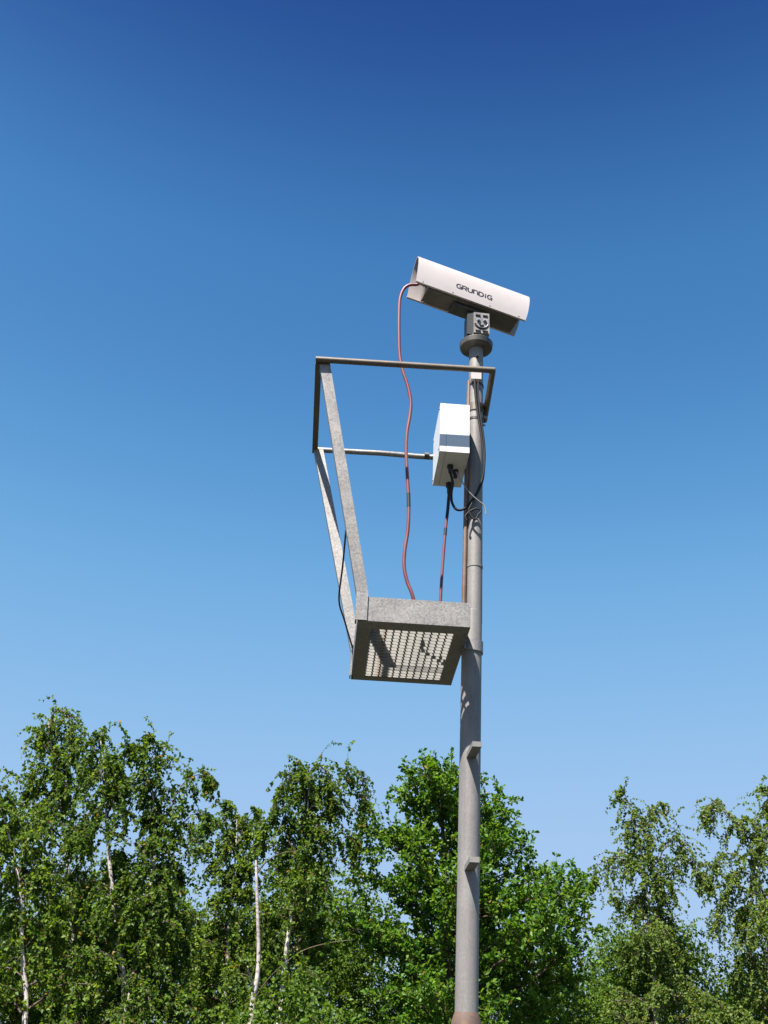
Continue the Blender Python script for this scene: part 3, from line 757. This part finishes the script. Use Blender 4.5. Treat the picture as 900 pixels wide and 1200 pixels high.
specs.append(dict(label='dense deep green oak directly behind the pole, widest tree in view', seed=21, Y=16.0, group=None, name='oak_tree', n_limb=52, reach=1.8, trunk_r=.13, up=.9, shape=.75, tip=.08,
      stems=[[(528, 1190), (524, 1100), (520, 1010), (518, 950), (515, 915)]],
      leaders=[[(518, 965), (515, 925), (513, 903)], [(520, 1010), (494, 950), (486, 925)], [(524, 1090), (600, 1062, -.5), (640, 1048, -.6), (668, 1052, -.6)], [(526, 1120), (620, 1088, .5), (672, 1072, .4)],
               [(526, 1150), (630, 1128, -.4), (675, 1118, -.4)], [(525, 1100), (580, 1035, .3), (618, 1020, .3)], [(526, 1165), (620, 1165, .3), (668, 1150, .3)], [(524, 1080), (560, 1010, -.5), (585, 990, -.6)], [(526, 1140), (590, 1100, -.8), (640, 1080, -.9)], [(522, 1010), (560, 960), (585, 945), (592, 948)], [(522, 1040), (570, 1005), (600, 998), (608, 996)],
               [(524, 1080), (590, 1045), (630, 1030), (648, 1026)], [(524, 1110), (600, 1070), (660, 1050), (682, 1046)], [(526, 1140), (620, 1110), (665, 1095), (685, 1085)], [(522, 1060), (470, 1000), (440, 975), (428, 978)],
               [(524, 1110), (470, 1050), (440, 1030), (425, 1035)], [(520, 990), (545, 945), (552, 932)], [(518, 990), (470, 985), (455, 990), (440, 1000)], [(526, 1130), (460, 1100), (430, 1090)], [(522, 1030), (545, 985), (565, 968)], [(526, 1150), (610, 1150), (660, 1150)]], **OKp))
PK = dict(BK); PK.update(leaf=.050, leaf_mat=M['pale_leaf'], twig_sp=.030, twig_len=.48, leaf_sp=.016)
specs += [
 dict(label='pale birch with a narrow pointed top right of the oak', seed=31, Y=19.0, group=GR, n_limb=44, reach=1.45, up=1.0,
      stems=[[(768, 1190), (764, 1100), (754, 1010), (745, 975), (739, 952)]], leaders=[[(745, 970), (735, 935), (728, 928)], [(748, 980), (762, 950), (778, 942)], [(755, 1020), (725, 1005), (700, 1015), (694, 1035)], [(758, 1030), (785, 985), (792, 980), (800, 1000)], [(760, 1060), (800, 1010), (815, 1010), (824, 1035)]], **PK),
 dict(label='pale birch at the right picture edge, its top bent to the left', seed=32, Y=18.5, group=GR, n_limb=40, reach=1.3, up=1.0,
      stems=[[(905, 1190), (900, 1100), (890, 1030), (872, 975), (850, 950), (832, 948)]], leaders=[[(870, 975), (845, 945), (830, 946), (824, 960)], [(890, 1020), (905, 960), (900, 925), (893, 922)], [(885, 1010), (850, 1000), (838, 1015), (832, 1040)], [(895, 1050), (860, 1040), (845, 1060), (840, 1085)], [(880, 990), (892, 950), (905, 940)]], **PK),
]
for s in specs:
    r_, q = tree(**s); NLEAF += q

# dead birch snag in front of the wood
Ys = 13.2
sn = [at(x, y, Ys) for x, y in ((296, 1178), (299, 1160), (302, 1140), (303, 1110), (301.5, 1060), (300, 1008))]
foot = Vector((sn[0].x - .06, Ys, -0.05)); sroot = empty('dead_birch', (foot.x, foot.y, 0))
tag(sroot, 'bare dead birch trunk, bleached white and snapped off, in front of the wood', 'tree')
sbse = Vector(sroot.location)
pts = [p - sbse for p in smooth_path([foot, foot.lerp(sn[0], .5)] + sn, 6)]
tube_obj('trunk', pts, list(np.linspace(.038, .015, len(pts))), M['snag_bark'], sroot, 9)
def sbranch(px, r0, r1, dy=0):
    p = [q - sbse for q in smooth_path([at(x, y, Ys + dy * i / (len(px) - 1)) for i, (x, y) in enumerate(px)], 5)]
    tube_obj('limb', p, list(np.linspace(r0, r1, len(p))), M['snag_bark'] if r0 > .012 else M['twig_pale'], sroot, 7)
M['twig_pale'] = mat_bark('pale_twig', (0.20, 0.15, 0.09), (0.10, 0.07, 0.05), 20)
sbranch([(299, 1160), (294, 1147), (290, 1133)], .014, .007, -.15)
sbranch([(301, 1024), (310, 1012), (322, 1003), (336, 998)], .009, .003, -.2)
sbranch([(300, 1168), (312, 1150), (330, 1132), (355, 1114), (385, 1105), (415, 1101)], .007, .002, -.5)
# low growth that fills in under the trees: one leafy mass
rng = np.random.default_rng(77)
ps = []; ts = []
for (x0, x1, ytop, Y0, Y1, n) in ((-40, 440, 1060, 16.8, 18.8, 480), (400, 700, 1130, 17, 19, 260), (680, 940, 1120, 19.5, 21.5, 300), (240, 400, 1178, 12.5, 13.0, 34)):
    for _ in range(n):
        x = rng.uniform(x0, x1); Y = rng.uniform(Y0, Y1); yy = ytop + 30 * math.sin(x * .031) + 22 * math.sin(x * .083 + 1) + abs(rng.normal(0, 1)) * 75
        ps.append(list(at(x, yy, Y)))
ps = np.array(ps); n = len(ps)
tw = grow_many(rng, np.repeat(ps, 14, 0) + rng.normal(0, .16, (n * 14, 3)), rng.normal(0, 1, (n * 14, 3)), np.full(n * 14, .42), 5, .15, .15)
t = rng.uniform(0, 1, (n * 14, 15)); lp, lt = sample(tw, t); lp = lp.reshape(-1, 3); lt = lt.reshape(-1, 3)
A = lt * .4 + nrm(rng.normal(0, 1, lp.shape)) * .8 + np.array([0, 0, -.2])
tint = np.clip(np.repeat(rng.uniform(0, .4, n * 14), 15) + rng.normal(.22, .18, len(lp)), 0, .9)
und = link_mesh('undergrowth', leaves_mesh(rng, 'undergrowth', lp, A, .050 * rng.uniform(.6, 1.2, len(lp)), .75, tint), M['birch_leaf'])
tag(und, 'dense leafy undergrowth filling in low down around the tree trunks', 'undergrowth', kind='stuff')
print('leaves', NLEAF, len(lp))
